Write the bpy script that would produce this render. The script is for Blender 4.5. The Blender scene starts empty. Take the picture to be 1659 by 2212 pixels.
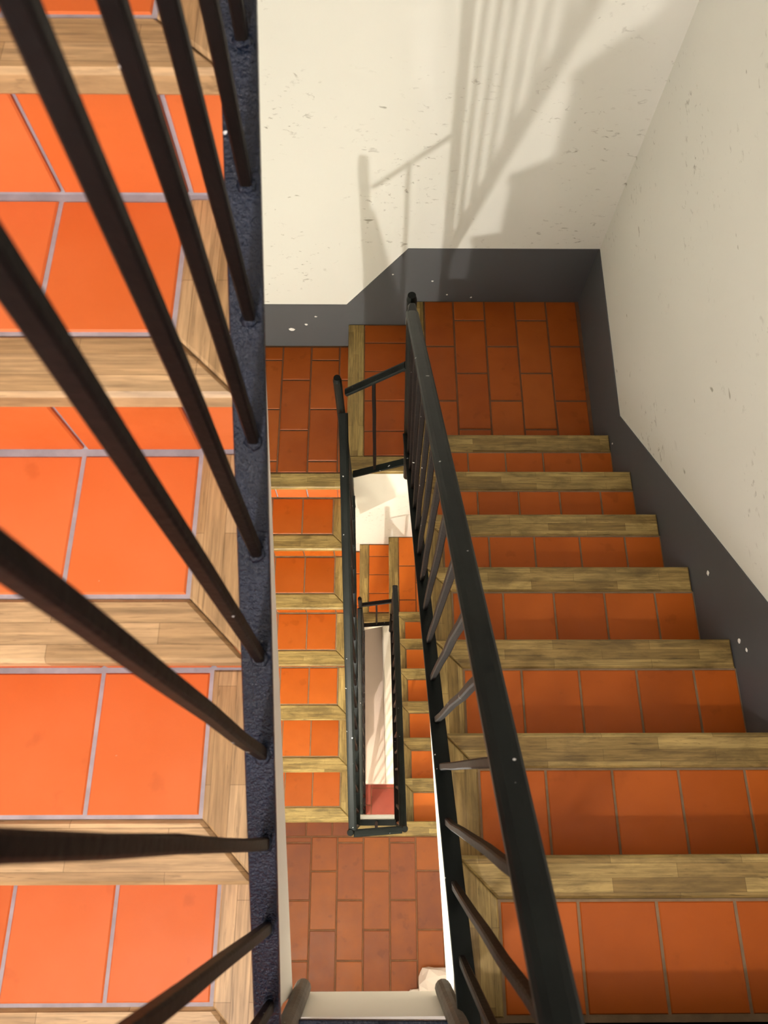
import bpy, bmesh, math, random
from mathutils import Vector, Matrix

# ------------------------------------------------------------------ camera
# metres; X right (east), Y towards the far wall (north), Z up.  Camera hangs over the stair well.
H = 7.463                      # eye height above the ground floor
scn = bpy.context.scene
C = scn.collection
FPX, W_PX = 1600.0, 1659.0
cam_d = bpy.data.cameras.new('camera')
cam = bpy.data.objects.new('camera', cam_d); C.objects.link(cam)
cam_d.sensor_fit = 'HORIZONTAL'; cam_d.sensor_width = 36.0
cam_d.lens = FPX / W_PX * 36.0
cam_d.clip_start = 0.01
cam_d.dof.use_dof = True; cam_d.dof.focus_distance = 2.2; cam_d.dof.aperture_fstop = 12.0
R3 = Matrix(((0.99995894, 0.0, -0.00906213),
             (-0.00333822, 0.92967917, -0.36835512),
             (0.00842487, 0.36837025, 0.929641)))
cam.matrix_world = Matrix.Translation((0, 0, H)) @ R3.to_4x4()
scn.camera = cam

# ------------------------------------------------------------------ world + exposure
wd = bpy.data.worlds.new('world'); scn.world = wd; wd.use_nodes = True
wd.node_tree.nodes['Background'].inputs['Color'].default_value = (0.9, 0.93, 1.0, 1)
wd.node_tree.nodes['Background'].inputs['Strength'].default_value = 0.008
vs = scn.view_settings
vs.view_transform = 'Standard'; vs.look = 'None'; vs.gamma = 1.0; vs.use_curve_mapping = False
vs.exposure = 0.0

# lamp positions (wall lamps on the south wall, one over each landing); the lights are made in wall_lamp()
# (position, watts, colour, radius of the added light-blocking cup under the bulb, bulb radius)
LAMPS = [((-0.42, -0.85, H + 0.30), 71.0, (1.0, 0.92, 0.95), .025, .04),
         ((-0.38, -1.00, H - 2.64), 145.0, (1.0, 0.95, 0.87), .048, .026),
         ((-0.78, -0.95, H - 5.05), 195.0, (1.0, 0.89, 0.78), .02, .012)]

# ------------------------------------------------------------------ main dimensions
G, RS = 0.25, 0.18323          # going, rise
K = RS / G
DL = 2.8887                    # depth of the north-east landing below the eye
YA, YB, YC, YD = 0.657, 1.4096, 1.4157, 1.4013
XE, XW = 0.957, -0.957         # east / west walls
YN, YS = 2.222, -1.16          # north / south walls
YN_LOW = 2.085
NOSE, OVER, THK = 0.077, 0.024, 0.030
BORD = 0.076
rnd = random.Random(7)
def Z(d): return H - d

# ------------------------------------------------------------------ materials
def nt_mat(name):
    m = bpy.data.materials.new(name); m.use_nodes = True
    nt = m.node_tree; b = nt.nodes['Principled BSDF']
    return m, nt, b
def N(nt, typ, **kw):
    n = nt.nodes.new(typ)
    for k, v in kw.items():
        if k in n.inputs: n.inputs[k].default_value = v
        else: setattr(n, k, v)
    return n
def noise(nt, vec, scale, detail=4.0, rough=0.55, dist=0.0):
    n = N(nt, 'ShaderNodeTexNoise'); n.inputs['Scale'].default_value = scale
    n.inputs['Detail'].default_value = detail; n.inputs['Roughness'].default_value = rough
    n.inputs['Distortion'].default_value = dist
    if vec is not None: nt.links.new(vec, n.inputs['Vector'])
    return n.outputs['Fac']
def ramp(nt, fac, stops):
    n = N(nt, 'ShaderNodeValToRGB'); cr = n.color_ramp
    while len(cr.elements) < len(stops): cr.elements.new(0.5)
    for e, (p, c) in zip(cr.elements, stops):
        e.position = p; e.color = (c, c, c, 1) if isinstance(c, (int, float)) else (*c, 1)
    nt.links.new(fac, n.inputs['Fac']); return n.outputs['Color']
def mix(nt, fac, a, b, mode='MIX'):
    n = N(nt, 'ShaderNodeMix', data_type='RGBA', blend_type=mode)
    for s, v in ((n.inputs[0], fac), (n.inputs[6], a), (n.inputs[7], b)):
        if hasattr(v, 'links'): nt.links.new(v, s)
        elif isinstance(v, (int, float)): s.default_value = v
        else: s.default_value = (*v, 1)
    return n.outputs[2]
def bump(nt, b, height, strength, dist=0.002):
    n = N(nt, 'ShaderNodeBump'); n.inputs['Strength'].default_value = strength
    n.inputs['Distance'].default_value = dist
    nt.links.new(height, n.inputs['Height']); nt.links.new(n.outputs[0], b.inputs['Normal'])
def objvec(nt, scale=(1, 1, 1), jitter=True):
    tc = N(nt, 'ShaderNodeTexCoord'); v = tc.outputs['Object']
    if jitter:
        oi = N(nt, 'ShaderNodeObjectInfo')
        m = N(nt, 'ShaderNodeVectorMath', operation='SCALE'); m.inputs[0].default_value = (13.1, 7.7, 5.3)
        nt.links.new(oi.outputs['Random'], m.inputs['Scale'])
        a = N(nt, 'ShaderNodeVectorMath', operation='ADD')
        nt.links.new(v, a.inputs[0]); nt.links.new(m.outputs[0], a.inputs[1]); v = a.outputs[0]
    mp = N(nt, 'ShaderNodeMapping'); mp.inputs['Scale'].default_value = scale
    nt.links.new(v, mp.inputs['Vector'])
    return mp.outputs['Vector']
def worldvec(nt, scale=(1, 1, 1)):
    g = N(nt, 'ShaderNodeNewGeometry')
    mp = N(nt, 'ShaderNodeMapping'); mp.inputs['Scale'].default_value = scale
    nt.links.new(g.outputs['Position'], mp.inputs['Vector'])
    return mp.outputs['Vector']
def rand(nt): return N(nt, 'ShaderNodeObjectInfo').outputs['Random']

def tile_mat(name, c0, c1, c2, rough=0.42):
    m, nt, b = nt_mat(name)
    v = objvec(nt)
    base = ramp(nt, rand(nt), [(0.0, c0), (0.5, c1), (1.0, c2)])
    blot = ramp(nt, noise(nt, v, 9, 4), [(0.35, 0.0), (0.75, 1.0)])
    col = mix(nt, 0.35, base, mix(nt, blot, c0, c2))
    spots = ramp(nt, noise(nt, v, 13, 4, 0.5), [(0.63, 0.0), (0.69, 1.0)])
    s2 = N(nt, 'ShaderNodeMath', operation='MULTIPLY'); nt.links.new(spots, s2.inputs[0]); s2.inputs[1].default_value = 0.30
    col = mix(nt, s2.outputs[0], col, tuple(x * 0.62 for x in c0))
    speck = ramp(nt, noise(nt, v, 160, 2, 0.5), [(0.80, 0.0), (0.84, 1.0)])
    s3 = N(nt, 'ShaderNodeMath', operation='MULTIPLY'); nt.links.new(speck, s3.inputs[0]); s3.inputs[1].default_value = 0.35
    col = mix(nt, s3.outputs[0], col, (0.75, 0.55, 0.45))
    nt.links.new(col, b.inputs['Base Color'])
    rr = ramp(nt, noise(nt, v, 20, 3), [(0.3, rough - 0.06), (0.7, rough + 0.10)])
    nt.links.new(rr, b.inputs['Roughness']); b.inputs['Specular IOR Level'].default_value = 0.22
    bump(nt, b, noise(nt, v, 45, 4), 0.12, 0.002)
    return m
M_TILE = tile_mat('terracotta_tile', (0.55, 0.118, 0.024), (0.60, 0.140, 0.034), (0.64, 0.165, 0.050))  # lamp glare on the near flight put in as a lighter, pinker base
M_TILE_SHADED = tile_mat('shaded_terracotta_tile', (0.33, 0.070, 0.005), (0.40, 0.087, 0.007), (0.44, 0.102, 0.011))  # darkened copy of the tile, standing in for weaker light on these flights
M_TILE_LIT = tile_mat('lit_terracotta_tile', (0.52, 0.110, 0.006), (0.58, 0.128, 0.008), (0.62, 0.15, 0.014))  # brighter copy: strong light deep in the well put into the colour
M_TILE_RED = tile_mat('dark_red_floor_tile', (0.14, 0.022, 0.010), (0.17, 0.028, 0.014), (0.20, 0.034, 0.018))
M_TILE_BR = tile_mat('dim_brown_tile', (0.135, 0.036, 0.013), (0.195, 0.048, 0.011), (0.25, 0.066, 0.007), 0.36)  # darker, browner copy: dim fill on the lower landing put into the colour
M_TILE_DK = tile_mat('shaded_landing_tile', (0.25, 0.050, 0.005), (0.33, 0.070, 0.007), (0.37, 0.092, 0.012), 0.40)  # darkened copy: shade on the north landing put into the colour

def grout_mat(name, c):
    m, nt, b = nt_mat(name); v = worldvec(nt)
    col = mix(nt, ramp(nt, noise(nt, v, 30, 4), [(0.3, 0.0), (0.7, 1.0)]), tuple(x * 0.8 for x in c), tuple(min(1, x * 1.15) for x in c))
    nt.links.new(col, b.inputs['Base Color']); b.inputs['Roughness'].default_value = 0.9
    bump(nt, b, noise(nt, v, 220, 3), 0.3, 0.001)
    return m
M_GROUT = grout_mat('pale_grout', (0.34, 0.30, 0.315))
M_GROUT_BR = grout_mat('brown_grout', (0.20, 0.13, 0.07))
M_GROUT_DK = grout_mat('dark_grout', (0.13, 0.055, 0.022))

def wood_mat(name, axis, tones, stain):
    m, nt, b = nt_mat(name)
    sc = (1, 1, 1) if axis == 'x' else (1, 1, 1)
    v = objvec(nt)
    if axis == 'y':
        sp = N(nt, 'ShaderNodeSeparateXYZ'); nt.links.new(v, sp.inputs[0])
        cb = N(nt, 'ShaderNodeCombineXYZ')
        nt.links.new(sp.outputs['Y'], cb.inputs['X']); nt.links.new(sp.outputs['X'], cb.inputs['Y']); nt.links.new(sp.outputs['Z'], cb.inputs['Z'])
        v = cb.outputs[0]
    def scaled(s):
        mp = N(nt, 'ShaderNodeMapping'); mp.inputs['Scale'].default_value = s; nt.links.new(v, mp.inputs['Vector']); return mp.outputs['Vector']
    br = N(nt, 'ShaderNodeTexBrick'); nt.links.new(v, br.inputs['Vector'])
    br.inputs['Color1'].default_value = (*tones[0], 1); br.inputs['Color2'].default_value = (*tones[1], 1)
    br.inputs['Mortar'].default_value = (*[x * 0.6 for x in tones[0]], 1)
    br.inputs['Scale'].default_value = 1.0; br.inputs['Mortar Size'].default_value = 0.0004
    br.inputs['Brick Width'].default_value = 0.26; br.inputs['Row Height'].default_value = 0.026
    br.inputs['Bias'].default_value = 0.0
    grain = noise(nt, scaled((9, 160, 60)), 1.0, 5, 0.6, 0.3)
    g1 = ramp(nt, grain, [(0.28, 0.55), (0.62, 1.10)])
    col = mix(nt, 1.0, br.outputs['Color'], g1, 'MULTIPLY')
    wav = noise(nt, scaled((3.5, 34, 10)), 1.0, 3, 0.5, 1.2)
    g2 = ramp(nt, wav, [(0.30, 0.80), (0.65, 1.05)])
    col = mix(nt, 1.0, col, g2, 'MULTIPLY')
    st = ramp(nt, noise(nt, scaled((7, 22, 10)), 1.0, 5, 0.65, 0.5), [(0.46, 0.0), (0.68, 1.0)])
    ms = N(nt, 'ShaderNodeMath', operation='MULTIPLY'); nt.links.new(st, ms.inputs[0]); ms.inputs[1].default_value = stain
    col = mix(nt, ms.outputs[0], col, tuple(x * 0.30 for x in tones[0]))
    crack = ramp(nt, noise(nt, scaled((14, 260, 40)), 1.0, 3, 0.7, 0.8), [(0.60, 0.0), (0.68, 1.0)])
    mc = N(nt, 'ShaderNodeMath', operation='MULTIPLY'); nt.links.new(crack, mc.inputs[0]); mc.inputs[1].default_value = 0.35 + stain * 0.4
    col = mix(nt, mc.outputs[0], col, tuple(x * 0.25 for x in tones[0]))
    nt.links.new(col, b.inputs['Base Color'])
    b.inputs['Roughness'].default_value = 0.45; b.inputs['Specular IOR Level'].default_value = 0.3
    bump(nt, b, grain, 0.15, 0.001)
    return m
TA = ((0.38, 0.235, 0.105), (0.55, 0.37, 0.190))
TB = ((0.25, 0.162, 0.050), (0.45, 0.318, 0.110))  # worn wood, with the dimmer olive light also put into its tones
M_WOOD = {'new': {'x': wood_mat('oak_board_x', 'x', TA, 0.22), 'y': wood_mat('oak_board_y', 'y', TA, 0.15)},
          'worn': {'x': wood_mat('worn_oak_board_x', 'x', TB, 0.62), 'y': wood_mat('worn_oak_board_y', 'y', TB, 0.45)}}

def plaster_mat(name, c, scuff=0.0):
    m, nt, b = nt_mat(name); v = worldvec(nt)
    big = ramp(nt, noise(nt, v, 1.6, 3), [(0.3, 0.0), (0.7, 1.0)])
    col = mix(nt, big, tuple(x * 0.96 for x in c), c)
    if scuff > 0:
        patch = ramp(nt, noise(nt, v, 2.1, 2), [(0.47, 0.0), (0.66, 1.0)])
        mp = N(nt, 'ShaderNodeMapping'); mp.inputs['Rotation'].default_value = (0.5, 0.6, 0.4); mp.inputs['Scale'].default_value = (26, 26, 55)
        nt.links.new(v, mp.inputs['Vector'])
        sc = ramp(nt, noise(nt, mp.outputs['Vector'], 1.0, 3, 0.6, 0.6), [(0.62, 0.0), (0.73, 1.0)])
        mm = N(nt, 'ShaderNodeMath', operation='MULTIPLY'); nt.links.new(patch, mm.inputs[0]); nt.links.new(sc, mm.inputs[1])
        m2 = N(nt, 'ShaderNodeMath', operation='MULTIPLY'); nt.links.new(mm.outputs[0], m2.inputs[0]); m2.inputs[1].default_value = scuff
        col = mix(nt, m2.outputs[0], col, (0.22, 0.20, 0.15))
        tiny = ramp(nt, noise(nt, mp.outputs['Vector'], 0.55, 2, 0.5, 0.3), [(0.73, 0.0), (0.78, 1.0)])
        m3 = N(nt, 'ShaderNodeMath', operation='MULTIPLY'); nt.links.new(tiny, m3.inputs[0]); m3.inputs[1].default_value = scuff
        col = mix(nt, m3.outputs[0], col, (0.30, 0.28, 0.22))
    nt.links.new(col, b.inputs['Base Color']); b.inputs['Roughness'].default_value = 0.62
    bump(nt, b, noise(nt, v, 14, 5), 0.10, 0.01)
    return m
M_WALL = plaster_mat('cream_wall_paint', (0.79, 0.785, 0.72), 0.8)
M_PLASTER = plaster_mat('white_plaster', (0.82, 0.77, 0.68), 0.0)
M_DADO = plaster_mat('charcoal_skirting_paint', (0.080, 0.083, 0.088), 0.0)
M_PLINTH = plaster_mat('pinkish_plaster', (0.64, 0.53, 0.46), 0.0)
M_CHIP = plaster_mat('bare_plaster_chip', (0.85, 0.84, 0.80), 0.0)

def iron_mat(name, c, rough, bs, bstr, bdist, spec=0.16):
    m, nt, b = nt_mat(name); v = worldvec(nt)
    n1 = noise(nt, v, bs, 3, 0.6)
    col = mix(nt, ramp(nt, noise(nt, v, 12, 3), [(0.35, 0.0), (0.7, 1.0)]), tuple(x * 0.75 for x in c), tuple(x * 1.3 for x in c))
    chip = ramp(nt, noise(nt, v, 75, 1, 0.4), [(0.795, 0.0), (0.803, 1.0)])
    col = mix(nt, chip, col, (0.5, 0.5, 0.48))
    nt.links.new(col, b.inputs['Base Color'])
    b.inputs['Roughness'].default_value = rough
    b.inputs['Specular IOR Level'].default_value = spec
    bump(nt, b, n1, bstr, bdist)
    return m
M_BAR = iron_mat('hammered_black_iron', (0.004, 0.008, 0.019), 0.20, 230, 1.0, 0.0036, 0.30)
M_RAIL = iron_mat('black_painted_iron', (0.0055, 0.007, 0.0062), 0.40, 40, 0.15, 0.002, 0.11)
M_BAL = iron_mat('dark_brown_iron', (0.0050, 0.0034, 0.003), 0.50, 120, 0.5, 0.0015, 0.09)
M_STUB = iron_mat('raw_iron', (0.085, 0.068, 0.052), 0.6, 60, 0.6, 0.003)
M_ENAMEL = plaster_mat('lamp_enamel', (0.8, 0.8, 0.78))

# ------------------------------------------------------------------ object helpers
WPOS = {}
def link(name, data, parent=None, loc=(0, 0, 0), rot=(0, 0, 0)):
    o = bpy.data.objects.new(name, data); C.objects.link(o)
    loc = Vector(loc); WPOS[o] = loc
    if parent is not None:
        o.parent = parent; o.location = loc - WPOS[parent]
    else: o.location = loc
    o.rotation_euler = rot
    return o
def tag(o, label, cat, group=None):
    o['label'] = label; o['category'] = cat
    if group: o['group'] = group
    return o
def thing(name, label, cat, loc, group=None):
    return tag(link(name, None, None, loc), label, cat, group)
def structure(o): o['kind'] = 'structure'; return o

def mesh_from(verts, faces, mat, name='mesh', smooth=False):
    me = bpy.data.meshes.new(name); me.from_pydata([tuple(v) for v in verts], [], faces)
    bm = bmesh.new(); bm.from_mesh(me); bmesh.ops.recalc_face_normals(bm, faces=bm.faces); bm.to_mesh(me); bm.free()
    if smooth:
        for p in me.polygons: p.use_smooth = True
    me.materials.append(mat); return me
def join(parts, mat, name='mesh'):
    V, F = [], []
    for v, f in parts:
        o = len(V); V += list(v); F += [[i + o for i in q] for q in f]
    return mesh_from(V, F, mat, name)
def box_vf(x0, x1, y0, y1, z0, z1):
    v = [(x, y, z) for z in (z0, z1) for x, y in ((x0, y0), (x1, y0), (x1, y1), (x0, y1))]
    return v, [[3, 2, 1, 0], [4, 5, 6, 7], [0, 1, 5, 4], [1, 2, 6, 5], [2, 3, 7, 6], [3, 0, 4, 7]]
def inset(poly, b):
    n = len(poly); a = sum(poly[i][0] * poly[(i + 1) % n][1] - poly[(i + 1) % n][0] * poly[i][1] for i in range(n))
    if a < 0: poly = poly[::-1]
    out = []
    for i in range(n):
        p0, p1, p2 = Vector(poly[i - 1]), Vector(poly[i]), Vector(poly[(i + 1) % n])
        e1, e2 = (p1 - p0).normalized(), (p2 - p1).normalized()
        n1, n2 = Vector((-e1.y, e1.x)), Vector((-e2.y, e2.x))
        m = (n1 + n2); m = m / max(0.2, m.dot(n1)) if m.length > 1e-6 else n1
        out.append(tuple(p1 + m * b))
    return poly, out
def slab_vf(poly, z0, z1, b, bot=False):
    """extruded convex polygon with a chamfered top (and bottom) rim"""
    p, q = inset(list(poly), b); n = len(p)
    rings = []
    if bot: rings.append([(x, y, z0) for x, y in q]); rings.append([(x, y, z0 + b) for x, y in p])
    else: rings.append([(x, y, z0) for x, y in p])
    rings.append([(x, y, z1 - b) for x, y in p]); rings.append([(x, y, z1) for x, y in q])
    V = [v for r in rings for v in r]; F = [list(range(n))[::-1]]
    for k in range(len(rings) - 1):
        for i in range(n):
            j = (i + 1) % n; F.append([k * n + i, k * n + j, (k + 1) * n + j, (k + 1) * n + i])
    F.append([(len(rings) - 1) * n + i for i in range(n)])
    return V, F
_cache = {}
def tile_mesh(w, d, h, mat, b=0.0022):
    key = ('t', round(w, 4), round(d, 4), round(h, 4), mat.name)
    if key not in _cache:
        V, F = slab_vf([(-w / 2, -d / 2), (w / 2, -d / 2), (w / 2, d / 2), (-w / 2, d / 2)], 0, h, b)
        _cache[key] = mesh_from(V, F, mat, 'tile')
    return _cache[key]
def poly_obj(name, poly, z0, z1, b, mat, parent, bot=False):
    cx = sum(p[0] for p in poly) / len(poly); cy = sum(p[1] for p in poly) / len(poly)
    V, F = slab_vf([(x - cx, y - cy) for x, y in poly], 0, z1 - z0, b, bot)
    return link(name, mesh_from(V, F, mat, name), parent, (cx, cy, z0))
def extrude_yz(profile, xfun0, xfun1):
    """profile of (y,z) extruded in x between xfun0(y) and xfun1(y)"""
    n = len(profile)
    V = [(xfun0(y), y, z) for y, z in profile] + [(xfun1(y), y, z) for y, z in profile]
    F = [list(range(n)), list(range(n, 2 * n))] + [[i, (i + 1) % n, n + (i + 1) % n, n + i] for i in range(n)]
    return V, F
def world_mesh(name, V, F, mat, parent=None, base=None):
    b = Vector(base) if base else Vector((sum(v[0] for v in V) / len(V), sum(v[1] for v in V) / len(V), min(v[2] for v in V)))
    return link(name, mesh_from([Vector(v) - b for v in V], F, mat, name), parent, b)
def section_rect(w, h, c):
    a, e = w / 2, h / 2
    return [(-a + c, -e), (a - c, -e), (a, -e + c), (a, e - c), (a - c, e), (-a + c, e), (-a, e - c), (-a, -e + c)]
def section_hand(w, h):
    a = w / 2
    return [(-a + .003, -h / 2), (a - .003, -h / 2), (a, -h / 2 + .003), (a, h * .12), (a * .80, h * .36), (a * .42, h * .48),
            (-a * .42, h * .48), (-a * .80, h * .36), (-a, h * .12), (-a, -h / 2 + .003)]
def section_round(r, n=12): return [(r * math.cos(2 * math.pi * i / n), r * math.sin(2 * math.pi * i / n)) for i in range(n)]
def sweep(name, pts, secs, mat, parent, side=None, smooth=False):
    """sweep cross sections along a poly-line; side = reference sideways vector"""
    pts = [Vector(p) for p in pts]; V = []; n = len(secs[0])
    for i, p in enumerate(pts):
        t = (pts[min(i + 1, len(pts) - 1)] - pts[max(i - 1, 0)]).normalized()
        s = Vector(side if side else (1, 0, 0)); s = (s - t * s.dot(t)).normalized(); u = s.cross(t) * -1
        if u.z < -1e-6 and abs(t.z) < .95: u = -u
        sec = secs[min(i, len(secs) - 1)]
        V += [p + s * a + u * b for a, b in sec]
    m = len(pts)
    F = [list(range(n))[::-1], [(m - 1) * n + i for i in range(n)]]
    for k in range(m - 1):
        for i in range(n):
            j = (i + 1) % n; F.append([k * n + i, k * n + j, (k + 1) * n + j, (k + 1) * n + i])
    c = (pts[0] + pts[-1]) / 2
    me = mesh_from([v - c for v in V], F, mat, name)
    if smooth:
        for p in me.polygons: p.use_smooth = len(p.vertices) == 4
    return link(name, me, parent, c)

# ================================================================== the room shell
def wall(name, V, F, mat): return structure(world_mesh(name, V, F, mat))
T = 0.12
ZT = H + 1.35                                     # ceiling height
o = wall('floor', *box_vf(XW - T, XE + T, YS - T, YN + T, -0.12, -0.004), M_GROUT_DK)
FLOOR = o
wall('wall_east', *box_vf(XE, XE + T, YS - T, YN + T, -0.12, ZT), M_WALL)
wall('wall_west', *box_vf(XW - T, XW, YS - T, YN + T, -0.12, ZT), M_WALL)
wall('wall_south', *box_vf(XW, XE, YS - T, YS, -0.12, ZT), M_WALL)
zl = Z(3.745)
wall('wall_north', *box_vf(XW, XE, YN, YN + T, zl, ZT), M_WALL)
wall('wall_north_lower', *box_vf(XW, XE, YN_LOW, YN_LOW + T, -0.12, zl), M_WALL)
wall('ceiling', *box_vf(XW - T, XE + T, YS - T, YN + T, ZT, ZT + .12), M_PLASTER)

# charcoal painted skirting on the north and east walls
dz = 0.345
zNE, zMID, zNW = Z(DL), Z(DL + RS), Z(DL + 2 * RS)
poly = [(XW, zNW - .02), (-.14, zNW - .02), (-.14, zMID - .02), (.14, zMID - .02), (.14, zNE - .02), (XE, zNE - .02),
        (XE, zNE + .352), (.133, zNE + .352), (-.146, zNW + .335), (XW, zNW + .335)]
V = [(x, YN, z) for x, z in poly] + [(x, YN - .004, z) for x, z in poly]
n = len(poly)
SK_N = structure(world_mesh('baseboard_north', V, [list(range(n)), list(range(n, 2 * n))] + [[i, (i + 1) % n, n + (i + 1) % n, n + i] for i in range(n)], M_DADO))
yk = 1.425
def ztopE(y): return Z(2.566) + (yk - y) * 0.835
poly = [(YN - .004, zNE - .02), (YB - .3, zNE - .02), (-.345, Z(DL - 8 * RS) - .2), (YS, Z(DL - 8 * RS) - .2), (YS, Z(DL - 8 * RS) + .35),
        (-.55, Z(DL - 8 * RS) + .35), (-.43, ztopE(-.43)), (yk, Z(2.566)), (YN - .004, Z(2.535))]
V, F = extrude_yz(poly, lambda y: XE, lambda y: XE - .004)
SK_E = structure(world_mesh('baseboard_east', V, F, M_DADO))
# bare plaster chips knocked out of the skirting
def chip(parent, p, nrm, size, seed):
    r = random.Random(seed); n = 7
    a = Vector((1, 0, 0)) if abs(nrm[1]) > .5 else Vector((0, 1, 0)); b = Vector((0, 0, 1)); nv = Vector(nrm)
    ring = [(a * math.cos(6.283 * i / n) * r.uniform(.6, 1.2) + b * math.sin(6.283 * i / n) * r.uniform(.5, 1.1)) * size for i in range(n)]
    V = [v for v in ring] + [v * .7 + nv * .0018 for v in ring]
    F = [list(range(n)), list(range(n, 2 * n))] + [[i, (i + 1) % n, n + (i + 1) % n, n + i] for i in range(n)]
    link('paint_chip', mesh_from(V, F, M_CHIP, 'paint_chip'), parent, Vector(p))
for i, (x, d, s) in enumerate([(-.428, 3.115, .016), (-.352, 3.075, .010), (-.300, 3.01, .007), (.325, 2.84, .006), (.252, 2.745, .006), (.44, 2.86, .005), (.07, 2.70, .005)]):
    chip(SK_N, (x, YN - .0042, Z(d)), (0, -1, 0), s, i)
for i, (y, d, s) in enumerate([(.62, 2.04, .009), (.40, 1.93, .008), (.37, 1.90, .006), (1.36, 2.68, .006), (1.37, 2.50, .003)]):
    chip(SK_E, (XE - .0042, y, Z(d)), (-1, 0, 0), s, 40 + i)

# ================================================================== flights
def flight(label, steps, s, xin, xout, wood, gmat, waist, low_end, top_end, tile_x0=None, group=None, tmat=None, slab_x=None):
    """steps: list of (front_y, top_z) ordered upwards; s=+1 if risers face north, -1 south.
       xin(y): well-side end, xout: wall"""
    u = -s
    y0, z0 = steps[0]; y1, z1 = steps[-1]
    root = thing('stair_flight', label, 'stairs', ((xin(y0) + xout) / 2, (y0 + y1) / 2, z0 - RS - waist + .02), group)
    side = 1 if xout > xin(0) else -1            # +1: tiles run east from the well
    # plaster slab: saw-tooth top, sloping soffit
    prof = []
    bed = 0.016
    for k, (fy, zt) in enumerate(steps):
        yr = fy + u * (OVER + bed)
        zb = (zt - RS) - bed
        prof += [(yr, zb), (yr, zt - THK - .001)]
        if k < len(steps) - 1: yn_ = steps[k + 1][0] + u * (OVER + bed)
        else: yn_ = fy + u * (G + OVER + bed)
        prof += [(fy + u * (NOSE + .01), zt - THK - .001), (fy + u * (NOSE + .01), zt - bed), ]
        if k == len(steps) - 1: prof.append((yn_, zt - bed))
    prof += [(top_end, z1 - bed - .02), (top_end, z1 - waist + abs(top_end - y1) * K * 0), (low_end, z0 - RS - waist + .05)]
    # soffit parallel to the nosing line
    prof[-2] = (top_end, z1 + (abs(top_end - y1)) * 0 - waist + K * abs(top_end - y1) * (1 if (top_end - y1) * u > 0 else -1))
    prof[-1] = (low_end, max(z0 - RS - waist + K * G * 0.6, z0 - waist - K * abs(low_end - y0)))
    V, F = extrude_yz(prof, slab_x or (lambda y: xin(y) + side * .002), lambda y: xout)
    world_mesh('slab', V, F, M_PLASTER, root)
    for k, (fy, zt) in enumerate(steps):
        back = (steps[k + 1][0] if k < len(steps) - 1 else fy + u * G) + u * OVER      # next riser plane
        xi = xin(fy); xb = xi + side * BORD
        yf = fy + u * NOSE
        ym = lambda t: yf + (back - yf) * t
        # step bed (grout / mortar): tread bed + riser bed
        yr = fy + u * (OVER + .006)
        bed_y = sorted((yf + u * .0005, back + u * (bed + .0)))
        rb_y = sorted((yr, fy + u * (OVER + bed)))
        xs = sorted((xi + side * .003, xout))
        zl_, cy = zt - RS - bed, fy
        base = Vector(((xs[0] + xs[1]) / 2, cy, zl_))
        pv = [box_vf(xs[0] - base.x, xs[1] - base.x, bed_y[0] - cy, bed_y[1] - cy, zt - bed - zl_, zt - .0035 - zl_),
              box_vf(xs[0] - base.x, xs[1] - base.x, rb_y[0] - cy, rb_y[1] - cy, 0, zt - THK - zl_)]
        st = link('step', join(pv, gmat, 'step'), root, base)
        # nosing board (mitred at the well) and side board along the well
        wx = rnd.uniform(-.001, .001)
        poly_obj('nosing_board', [(xi, fy + wx), (xout - side * .002, fy), (xout - side * .002, yf), (xb + side * .0006, yf)], zt - THK, zt, 0.005, M_WOOD[wood]['x'], st, True)
        poly_obj('side_board', [(xi, fy + u * .0012), (xb, yf + u * .0006), (xb, back - u * .002), (xi, back - u * .002)], zt - THK, zt - .0004, 0.003, M_WOOD[wood]['y'], st, True)
        # tread tiles
        gj = .0055
        a = xb + side * gj
        ty0, ty1 = yf + u * gj, back - u * .006
        pitch = .1525; w = pitch - gj
        xs_edges = [a]
        if tile_x0: a = tile_x0(k, a)
        x = a
        first = True
        while (xout - x) * side > .02:
            ww = min(w, (xout - x) * side - .003)
            link('tread_tile', tile_mesh(ww, abs(ty1 - ty0), .012, tmat or M_TILE), st, (x + side * ww / 2, (ty0 + ty1) / 2, zt - .013 + rnd.uniform(-.0006, .0004)))
            x += side * pitch
        # riser tiles (aligned with the tread below)
        rz0, rz1 = zt - RS + .004, zt - THK - .002
        x = a
        ry = fy + u * (OVER + .009)
        rot = (math.pi / 2, 0, 0) if s < 0 else (-math.pi / 2, 0, 0)
        wn = abs(xb - xi) - .002
        link('riser_tile', tile_mesh(wn, rz1 - rz0, .009, tmat or M_TILE), st, (xi + side * (wn / 2 + .001), ry, (rz0 + rz1) / 2), rot)
        while (xout - x) * side > .02:
            ww = min(w, (xout - x) * side - .003)
            link('riser_tile', tile_mesh(ww, rz1 - rz0, .009, tmat or M_TILE), st, (x + side * ww / 2, ry, (rz0 + rz1) / 2), rot)
            x += side * pitch
    return root

def seq(y_front, z_top, n, s):        # ordered upwards
    return [(y_front - s * G * i, z_top + RS * i) for i in range(n)]

ZS1 = Z(DL - 8 * RS)                  # upper south landing
ZS2 = Z(DL + 9 * RS)                  # lower south landing
# A: rises north from the upper south landing, on the left
xinA = lambda y: -.1535 + .013 * y
stA = seq(YA - 4 * G, ZS1 + RS, 7, -1)
flight('near left flight of brightly lit terracotta steps with pale oak nosings', stA, -1, xinA, XW + .004, 'new', M_GROUT, .34, YA - 4 * G + .02, YA + 3 * G, slab_x=lambda y: -.157 - .005 * y)
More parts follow.
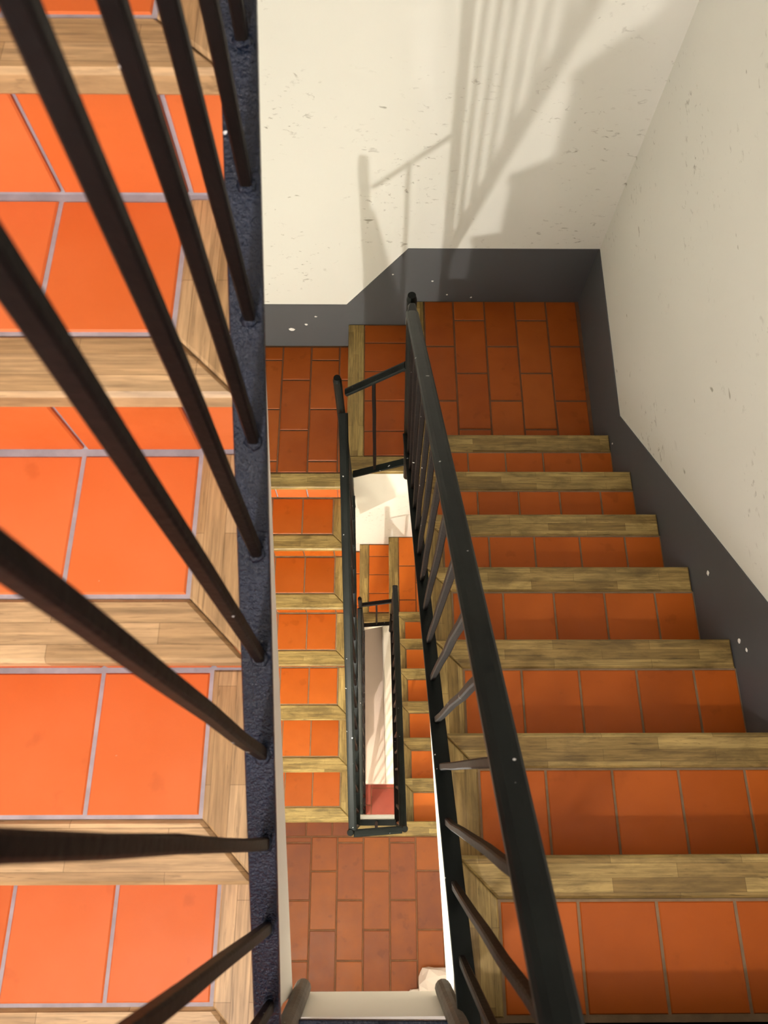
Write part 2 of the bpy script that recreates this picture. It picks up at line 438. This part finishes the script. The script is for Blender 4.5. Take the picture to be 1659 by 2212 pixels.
# B: rises south along the east wall
xinB = lambda y: .156 - .014 * y
def jitter(tab):
    return lambda seq_: [(y + tab[i], z) for i, (y, z) in enumerate(seq_)]
stB = seq(YB, Z(DL - RS), 7, 1)
stB = [(y + d, z) for (y, z), d in zip(stB, (.004, .004, .010, .015, .004, -.004, -.002))]
flight('right-hand flight of terracotta steps with worn oak nosings beside the cream wall', stB, 1, xinB, XE - .004, 'worn', M_GROUT_BR, .36, YB + .02, YB - 7 * G, tmat=M_TILE_SHADED, slab_x=lambda y: .148 + .012 * y)
# C: under A, falls south from the north-west landing (the landing edge is its topmost tread)
xinC = lambda y: -.127 - .012 * y
stC = seq(YC - 6 * G, ZS2 + RS, 6, -1)
flight('lower left flight of orange steps seen past the near black bottom rail', stC, -1, xinC, XW + .004, 'worn', M_GROUT_BR, .34, YC - 6 * G + .02, YC + .04, tmat=M_TILE_SHADED)
# D: under B, falls north from the lower south landing
xinD = lambda y: .134
stD = seq(YD, Z(DL + 15 * RS), 6, 1)
flight('deep lower right flight of small orange steps beside the narrow well', stD, 1, xinD, XE - .004, 'worn', M_GROUT_BR, .34, YD + .02, YD - 6 * G, tmat=M_TILE_LIT)
# E: under C, falls south to the ground floor
xinE = lambda y: -.140
stE = seq(YD - 6 * G, Z(DL + 25 * RS) + RS, 6, -1)
flight('lowest left flight of steps glimpsed behind the lowest railing', stE, -1, xinE, XW + .004, 'worn', M_GROUT_BR, .22, YD - 6 * G + .02, YD + .04)

# ================================================================== landings
def running_tiles(parent, x0, x1, y0, y1, ztop, mat, wx=.1465, ly=.287, off=0.0, gj=.006, xoff=0.0):
    """columns of long tiles, half-bond, long side along Y"""
    x = x0 + gj / 2 - xoff; c = 0
    while x < x1 - .012:
        xa, xb = max(x, x0 + gj / 2), min(x + wx - gj, x1 - gj / 2)
        if xb - xa > .012:
            y = y1 - off - (ly / 2 if c % 2 else 0) - ly * 0
            y = y1 + ly - ((off + (ly / 2 if c % 2 else 0)) % ly)
            while y > y0 + .012:
                ya, yb = max(y - ly + gj, y0 + gj / 2), min(y, y1 - gj / 2)
                if yb - ya > .012:
                    link('floor_tile', tile_mesh(xb - xa, yb - ya, .012, mat, .003), parent, ((xa + xb) / 2, (ya + yb) / 2, ztop - .013 + rnd.uniform(-.0008, .0004)))
                y -= ly
        x += wx; c += 1
def board(parent, x0, x1, y0, y1, ztop, axis, wood='worn'):
    return poly_obj('nosing_board', [(x0, y0), (x1, y0), (x1, y1), (x0, y1)], ztop - THK, ztop, .004, M_WOOD[wood][axis], parent, True)
def bed_box(parent, x0, x1, y0, y1, ztop, mat=M_GROUT_DK):
    x0, x1, y0, y1 = max(x0, XW + .004), min(x1, XE - .004), max(y0, YS + .004), min(y1, YN - .004)
    V, F = box_vf(x0, x1, y0, y1, ztop - .016, ztop - .0035)
    return world_mesh('mortar_bed', V, F, mat, parent)

def riser_x(parent, xf, y0, y1, ztop):      # west-facing riser of the winder steps, tiled
    V, F = box_vf(xf + .015, xf + .03, y0, y1, ztop - RS - .016, ztop - THK)
    world_mesh('mortar_bed', V, F, M_GROUT_BR, parent)
    y = y1 - .005
    while y > y0 + .03:
        w = min(.146, y - y0 - .004)
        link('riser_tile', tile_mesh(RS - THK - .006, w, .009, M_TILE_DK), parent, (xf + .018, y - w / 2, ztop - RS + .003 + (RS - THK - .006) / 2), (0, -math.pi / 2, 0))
        y -= .1525

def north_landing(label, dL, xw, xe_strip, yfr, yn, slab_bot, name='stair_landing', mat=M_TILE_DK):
    """three platforms dropping west: NE at dL, middle at dL+r, NW at dL+2r"""
    yn -= .003
    ze, zm, zw = Z(dL), Z(dL + RS), Z(dL + 2 * RS)
    root = thing(name, label, 'landing', ((XE + XW) / 2, (yfr + yn) / 2, zw - .4))
    x2 = xe_strip                                # west edge of the NE platform
    yS = yfr
    # slab in plan (XZ profile, extruded along Y)
    b = .016
    prof = [(XW + .004, zw - b), (xw + .03, zw - b), (xw + .03, zm - THK - .001), (xw + .09, zm - THK - .001), (xw + .09, zm - b), (x2 + .03, zm - b), (x2 + .03, ze - THK - .001),
            (x2 + .09, ze - THK - .001), (x2 + .09, ze - b), (XE - .004, ze - b), (XE - .004, Z(slab_bot[0])), (.20, Z(slab_bot[0])), (-.16, Z(slab_bot[1])), (XW + .004, Z(slab_bot[1]))]
    n = len(prof)
    V = [(x, yS + .060, z) for x, z in prof] + [(x, yn - .004, z) for x, z in prof]
    F = [list(range(n)), list(range(n, 2 * n))] + [[i, (i + 1) % n, n + (i + 1) % n, n + i] for i in range(n)]
    world_mesh('slab', V, F, M_PLASTER, root)
    sl = (slab_bot[1] - slab_bot[0]) / .36
    prof = [(xw + .018, zm - THK - .001), (x2 + .04, zm - THK - .001), (x2 + .04, Z(slab_bot[0] + (.20 - x2 - .04) * sl)), (xw + .018, Z(slab_bot[0] + (.20 - xw - .018) * sl))]
    V = [(x, yS + .010, z) for x, z in prof] + [(x, yS + .0595, z) for x, z in prof]
    world_mesh('fascia', V, [[0, 1, 2, 3], [4, 5, 6, 7], [0, 1, 5, 4], [1, 2, 6, 5], [2, 3, 7, 6], [3, 0, 4, 7]], M_PLASTER, root)
    # NE platform (foot of the flight down the east wall)
    yb = yfr - OVER - .03
    bed_box(root, x2 + .079, XE, yb, yn, ze)
    board(root, x2, x2 + .078, yS, yn - .002, ze, 'y')
    running_tiles(root, x2 + .081, XE, yb + .016, yn, ze, mat, off=.255, wx=.1455, xoff=.008)
    riser_x(root, x2, yS + .01, yn, ze)
    # middle platform
    bed_box(root, xw + .079, x2 + .016, yS + .079, yn, zm)
    board(root, xw, xw + .078, yS + .079, yn - .002, zm, 'y')
    poly_obj('nosing_board', [(xw, yS), (x2 + .014, yS), (x2 + .014, yS + .078), (xw + .078, yS + .078), (xw, yS + .078)], zm - THK, zm, .004, M_WOOD['worn']['x'], root, True)
    y = yn - .006
    wt = x2 + .012 - (xw + .082)
    first = True
    while y > yS + .10:
        h = min(.10 if first else .156, y - (yS + .083)); first = False
        link('floor_tile', tile_mesh(wt, h, .012, mat), root, (xw + .082 + wt / 2, y - h / 2, zm - .013 + rnd.uniform(-.0006, .0004)))
        y -= h + .006
    riser_x(root, xw, yS + .01, yn, zm)
    # NW platform, nosing over the flight that falls south
    xi = xw + .014
    bed_box(root, XW, xi, yfr + .078, yn, zw)
    poly_obj('nosing_board', [(XW + .002, yfr), (xi, yfr), (xi, yfr + NOSE), (XW + .002, yfr + NOSE)], zw - THK, zw, .005, M_WOOD['worn']['x'], root, True)
    V, F = box_vf(XW, xi - .004, yfr + OVER + .006, yfr + .078, zw - RS - .016, zw - THK)
    world_mesh('mortar_bed', V, F, M_GROUT, root)
    x = xi - .004 - .066
    rz0, rz1 = zw - RS + .004, zw - THK - .002
    link('riser_tile', tile_mesh(.062, rz1 - rz0, .009, M_TILE), root, (xi - .037, yfr + OVER + .009, (rz0 + rz1) / 2), (math.pi / 2, 0, 0))
    while x > XW + .02:
        w = min(.1455, x - XW - .003)
        link('riser_tile', tile_mesh(w, rz1 - rz0, .009, M_TILE), root, (x - w / 2, yfr + OVER + .009, (rz0 + rz1) / 2), (math.pi / 2, 0, 0))
        x -= .1525
    # tiles in columns counted from the winder riser westwards
    x = xi - .004; c = 0
    ws = [.058] + [.140] * 8
    for w0 in ws:
        if x < XW + .02: break
        w = min(w0, x - XW - .003)
        y = yn - .004 - (.082 if c % 2 else .20)
        edges = [yn - .004, y]
        while y > yfr + .085:
            y = max(y - .287, yfr + .081); edges.append(y)
        for p, q in zip(edges[:-1], edges[1:]):
            if p - q > .02:
                link('floor_tile', tile_mesh(w, p - q - .006, .012, mat, .003), root, (x - w / 2, (p + q) / 2 - .003, zw - .013 + rnd.uniform(-.0008, .0004)))
        x -= w + .006; c += 1
    return root
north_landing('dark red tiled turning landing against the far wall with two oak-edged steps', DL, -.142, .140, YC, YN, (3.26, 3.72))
north_landing('bright orange tiled turning landing deep below, seen through the well', DL + 16 * RS, -.150, .095, YD, YN_LOW, (DL + 17.3 * RS, DL + 19.0 * RS), mat=M_TILE_LIT)

def south_landing(label, ztop, yedge, xl, xr, mat, wood, yfas, thick):
    root = thing('stair_landing', label, 'landing', ((XE + XW) / 2, (yedge + YS) / 2, ztop - thick))
    V, F = box_vf(XW + .004, XE - .004, YS + .004, yedge - .03, ztop - thick, ztop - .016)
    world_mesh('slab', V, F, M_PLASTER, root)
    V, F = box_vf(xl, xr, yedge - .03, yfas, ztop - thick, ztop - THK - .004)
    world_mesh('fascia', V, F, M_PLASTER, root)
    bed_box(root, XW, XE, YS, yedge - NOSE, ztop)
    poly_obj('nosing_board', [(xl - .02, yedge - NOSE), (XE - .002, yedge - NOSE), (XE - .002, yedge), (xl - .02, yedge)], ztop - THK, ztop, .005, M_WOOD[wood]['x'], root, True)
    V, F = box_vf(xr, XE, yedge - OVER - .016, yedge - OVER - .006, ztop - RS - .016, ztop - THK)
    world_mesh('mortar_bed', V, F, M_GROUT_BR, root)
    bed_box(root, XW, xl - .02, yedge - NOSE, yedge + OVER + .01, ztop)
    running_tiles(root, XW, xl - .022, yedge - NOSE, yedge + OVER + .004, ztop, mat, xoff=.03)
    running_tiles(root, XW, XE, YS, yedge - NOSE - .001, ztop, mat, off=.034, xoff=.1385, wx=.1455)
    return root
YS1, YS2 = YA - 4 * G, YC - 6 * G
south_landing('tiled landing at the top of the right-hand flight, white plastered edge', ZS1, YS1, -.157, .150, M_TILE, 'new', YS1 + .016, .215)
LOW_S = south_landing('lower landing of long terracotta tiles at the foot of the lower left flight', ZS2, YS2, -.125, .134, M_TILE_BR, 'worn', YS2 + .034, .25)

# ground floor tiles and the white plastered plinth in the bottom of the well
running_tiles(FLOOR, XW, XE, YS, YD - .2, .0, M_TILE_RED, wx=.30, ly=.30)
pl = thing('plaster_plinth', 'white plastered plinth filling the bottom of the narrow well', 'plinth', (.05, .85, -.004))
V, F = slab_vf([(-.128, .185), (.080, .185), (.040, 1.95), (-.128, 1.95)], -.004, .22, .006); world_mesh('body', V, F, M_PLINTH, pl)
V, F = slab_vf([(.081, .185), (.30, .185), (.30, 1.95), (.041, 1.95)], -.004, .34, .012); world_mesh('kerb', V, F, M_PLASTER, pl)

# ================================================================== railings
def baluster(parent, p0, p1, mat, seed, w=.0138, w2=.0128):
    r = random.Random(seed); p0, p1 = Vector(p0), Vector(p1); n = 7
    pts, secs = [], []
    for i in range(n):
        t = i / (n - 1); p = p0.lerp(p1, t)
        if 0 < i < n - 1: p += Vector((r.uniform(-.0012, .0012), r.uniform(-.0012, .0012), 0))
        k = 1 + r.uniform(-.05, .05)
        if i == 0: k = .82
        pts.append(p); secs.append(section_rect(w * k, w2 * (2 - k), .0022))
    return sweep('baluster', pts, secs, mat, parent, side=(1, 0, 0))
def weld(parent, p, seed, mat):
    r = random.Random(seed); bm = bmesh.new(); bmesh.ops.create_icosphere(bm, subdivisions=2, radius=1)
    for v in bm.verts: v.co = Vector((v.co.x * .0105, v.co.y * .0125, v.co.z * .0045)) * r.uniform(.85, 1.15)
    me = bpy.data.meshes.new('weld'); bm.to_mesh(me); bm.free(); me.materials.append(mat)
    for q in me.polygons: q.use_smooth = True
    return link('weld', me, parent, p)

def railing(label, sgn, y_lo, y_hi, dline, hb, hh, xb, xt, ybals, lean, mat_bal, bar_mat, bar_lo, bar_hi, group=None, rail_lo=None, rail_hi=None, welds=False, hw=.035):
    """dline(y)= depth of the nosing line; bar centre hb above, handrail centre hh above"""
    root = thing('stair_railing', label, 'railing', (xb((y_lo + y_hi) / 2), (y_lo + y_hi) / 2, Z(max(dline(y_lo), dline(y_hi)) - hb) - .01), group)
    P = lambda y: (xb(y), y, Z(dline(y) - hb)); Q = lambda y: (xt(y), y, Z(dline(y) - hh))
    ys = [bar_lo + (bar_hi - bar_lo) * i / 6 for i in range(7)]
    sweep('bottom_rail', [P(y) for y in ys], [section_rect(.035, .010, .0015)], bar_mat, root)
    rl, rh = (rail_lo if rail_lo is not None else bar_lo), (rail_hi if rail_hi is not None else bar_hi)
    ys = [rl + (rh - rl) * i / 8 for i in range(9)]
    sweep('handrail', [Q(y) for y in ys], [section_hand(hw, .016)], M_RAIL, root)
    for i, y in enumerate(ybals):
        a = Vector(P(y)) + Vector((.004 if xb(0) < 0 else -.002, 0, .003)); yt = y + lean
        b = Vector(Q(yt)) + Vector((0, 0, -.004))
        baluster(root, a, b, mat_bal, i + int(abs(y) * 1000))
        if welds: weld(root, a + Vector((0, 0, .003)), i, bar_mat)
    return root
def newel(root, x0, y0, d0, x1, y1, d1, r=.0155, cap=False, mat=None):
    pts = [(x0 + (x1 - x0) * t, y0 + (y1 - y0) * t, Z(d0 + (d1 - d0) * t)) for t in (0, .33, .66, .985, 1)]
    s = [section_round(r, 14)] * 4 + [section_round(r * .78, 14)]
    return sweep('newel_post', pts, s, mat or M_RAIL, root, smooth=False)

dA = lambda y: (DL - 13 * RS) + (YA - y) * K
dB = lambda y: (DL - RS) - (YB - y) * K
dC = lambda y: (DL + 2 * RS) + (YC - y) * K
dD = lambda y: (DL + 15 * RS) - (YD - y) * K
dE = lambda y: (DL + 18 * RS) + (YD - y) * K
xbA = lambda y: -.1398 + .0174 * y
RA = railing('near black iron railing rising out of the picture on the left', -1, YS1, 1.4, dA, .026, .895, xbA, lambda y: -.1395 + .01 * y,
             [.657 - .1 * i for i in range(-7, 10)], .037, M_BAL, M_BAR, -.325, 1.42, welds=True)
newel(RA, -.140, -.318, 1.625, -.138, -.318, .36, mat=M_STUB)
RB = railing('black iron railing running down beside the right-hand flight', 1, YS1, YB, dB, .066, .897, lambda y: .1398 - .016 * y, lambda y: .1345 - .030 * y,
             [-.241 + .1055 * i for i in range(15)], -.034, M_BAL, M_RAIL, -.325, 1.36, rail_hi=1.27)
newel(RB, .132, 1.372, 3.03, .100, 1.372, 1.76)
newel(RB, .122, -.315, 1.60, .138, -.318, .55, mat=M_STUB)
# handrail end bent over on to the post
sweep('handrail_end', [(.0965, 1.265, Z(dB(1.265) - .897)), (.0985, 1.31, Z(dB(1.29) - .89)), (.100, 1.355, Z(1.795))],
      [section_rect(.030, .014, .003), section_rect(.018, .016, .003), section_rect(.022, .016, .003)], M_RAIL, RB)
RC = railing('black iron railing of the lower left flight with a bright worn handrail', -1, YS2, YC, dC, .07, .89, lambda y: -.1085 - .010 * y, lambda y: -.1075 - .0138 * y,
             [1.27 - .1 * i for i in range(14)], .03, M_BAL, M_RAIL, -.095, 1.36, rail_hi=1.35)
newel(RC, -.122, 1.375, 3.40, -.139, 1.372, 2.205)
newel(RC, -.112, -.100, 4.62, -.116, -.108, 3.46)
RD = railing('brown iron railing of the deep lower right flight', 1, YS2, YD, dD, .07, .89, lambda y: .114, lambda y: .117,
             [-.0 + .1 * i for i in range(14)], -.03, M_BAL, M_BAL, -.095, 1.36, rail_hi=1.34)
newel(RD, .112, 1.365, 6.15, .118, 1.365, 4.95)
newel(RD, .116, -.095, 4.62, .124, -.098, 3.62)
RE = railing('lowest railing, thin dark bars along the left of the well bottom', -1, YD - 6 * G, YD, dE, .07, .89, lambda y: -.122, lambda y: -.130,
             [1.27 - .1 * i for i in range(14)], .03, M_BAL, M_BAL, -.09, 1.36, rail_hi=1.35)
newel(RE, -.122, 1.37, 6.40, -.125, 1.37, 5.12)
newel(RE, -.122, -.08, 7.46, -.128, -.08, 6.45)
def end_guard(label, pa, pb, qa, qb, xm, mat_b, mat_h):
    """short guard across an end of the well: bottom bar pa-pb, handrail qa-qb, balusters at xm"""
    root = thing('well_guard', label, 'railing', ((pa[0] + pb[0]) / 2, pa[1], min(pa[2], pb[2]) - .01))
    sweep('bottom_rail', [pa, pb], [section_rect(.032, .010, .0015)], mat_b, root, side=(0, 1, 0))
    sweep('handrail', [qa, qb], [section_hand(.032, .016)], mat_h, root, side=(0, 1, 0))
    for i, x in enumerate(xm):
        f = (x - pa[0]) / (pb[0] - pa[0]); h = (x - qa[0]) / (qb[0] - qa[0])
        baluster(root, Vector(pa).lerp(Vector(pb), f), Vector(qa).lerp(Vector(qb), h), M_BAL, i + 5)
    return root
end_guard('short sloping iron guard across the far end of the well', (-.108, 1.385, Z(3.035)), (.118, 1.385, Z(2.905)), (-.112, 1.38, Z(2.315)), (.096, 1.38, Z(2.14)), [-.012], M_RAIL, M_RAIL)
end_guard('small dark guard across the far end of the deep lower well', (-.108, 1.37, Z(5.97)), (.100, 1.37, Z(5.91)), (-.112, 1.37, Z(5.31)), (.104, 1.37, Z(5.20)), [-.006], M_BAL, M_BAL)
end_guard('short iron guard across the near end of the lower well', (-.098, -.088, Z(4.47)), (.102, -.088, Z(4.44)), (-.100, -.112, Z(3.50)), (.108, -.100, Z(3.58)), [-.005], M_RAIL, M_RAIL)
end_guard('near iron guard at the bottom edge of the picture above the white plaster edge', (-.124, -.331, Z(1.392)), (.116, -.331, Z(1.380)), (-.124, -.318, Z(.42)), (.124, -.318, Z(.55)), [0.0], M_BAR, M_RAIL)

# broken white plaster by the lower landing wall
def rubble(label, c, size, seed):
    r = random.Random(seed); bm = bmesh.new(); bmesh.ops.create_icosphere(bm, subdivisions=2, radius=1)
    for v in bm.verts:
        k = r.uniform(.75, 1.15); v.co = Vector((max(-.8, min(.8, v.co.x * k)) * size[0], max(-.8, min(.8, v.co.y * k)) * size[1], (max(-.7, v.co.z * k) + .7) * size[2]))
    me = bpy.data.meshes.new('plaster_lump'); bm.to_mesh(me); bm.free(); me.materials.append(M_PLINTH)
    return tag(link('plaster_lump', me, None, c), label, 'rubble')
rubble('broken lump of white plaster on the lower landing by the near guard', (.30, -.865, ZS2 - .002), (.105, .09, .06), 3)
rubble('smaller flake of white plaster beside the broken lump', (.205, -.93, ZS2 - .002), (.06, .045, .02), 9)

# ================================================================== wall lamps
def wall_lamp(label, pos, power, col, cup, rad):
    x, y, z = pos
    root = thing('wall_lamp', label, 'lamp', (x, YS + .001, z - .1))
    V, F = box_vf(x - .05, x + .05, YS, YS + .02, z - .10, z + .10); world_mesh('backplate', V, F, M_ENAMEL, root)
    V, F = slab_vf([(cup * math.cos(6.283 * i / 16) + x, cup * math.sin(6.283 * i / 16) + y) for i in range(16)], z - .078, z - .070, .001); world_mesh('light_blocking_cup', V, F, M_ENAMEL, root)  # unseen cup added to block steep light from the bulb
    sweep('blocker_stem', [(x, YS + .02, z - .074), (x, y - cup + .008, z - .074)], [section_round(.006, 8)], M_RAIL, root)
    sweep('bracket', [(x, YS + .02, z + .085), (x, y, z + .085)], [section_round(.008, 8)], M_RAIL, root)
    ld = bpy.data.lights.new('lamp_bulb', 'POINT'); ld.energy = power; ld.color = col; ld.shadow_soft_size = rad
    link('lamp_bulb', ld, root, pos)
wall_lamp('white wall lamp above the upper landing, behind the viewer', *LAMPS[0])
wall_lamp('warm wall lamp above the lower landing', *LAMPS[1])
wall_lamp('warm wall lamp above the ground floor', *LAMPS[2])
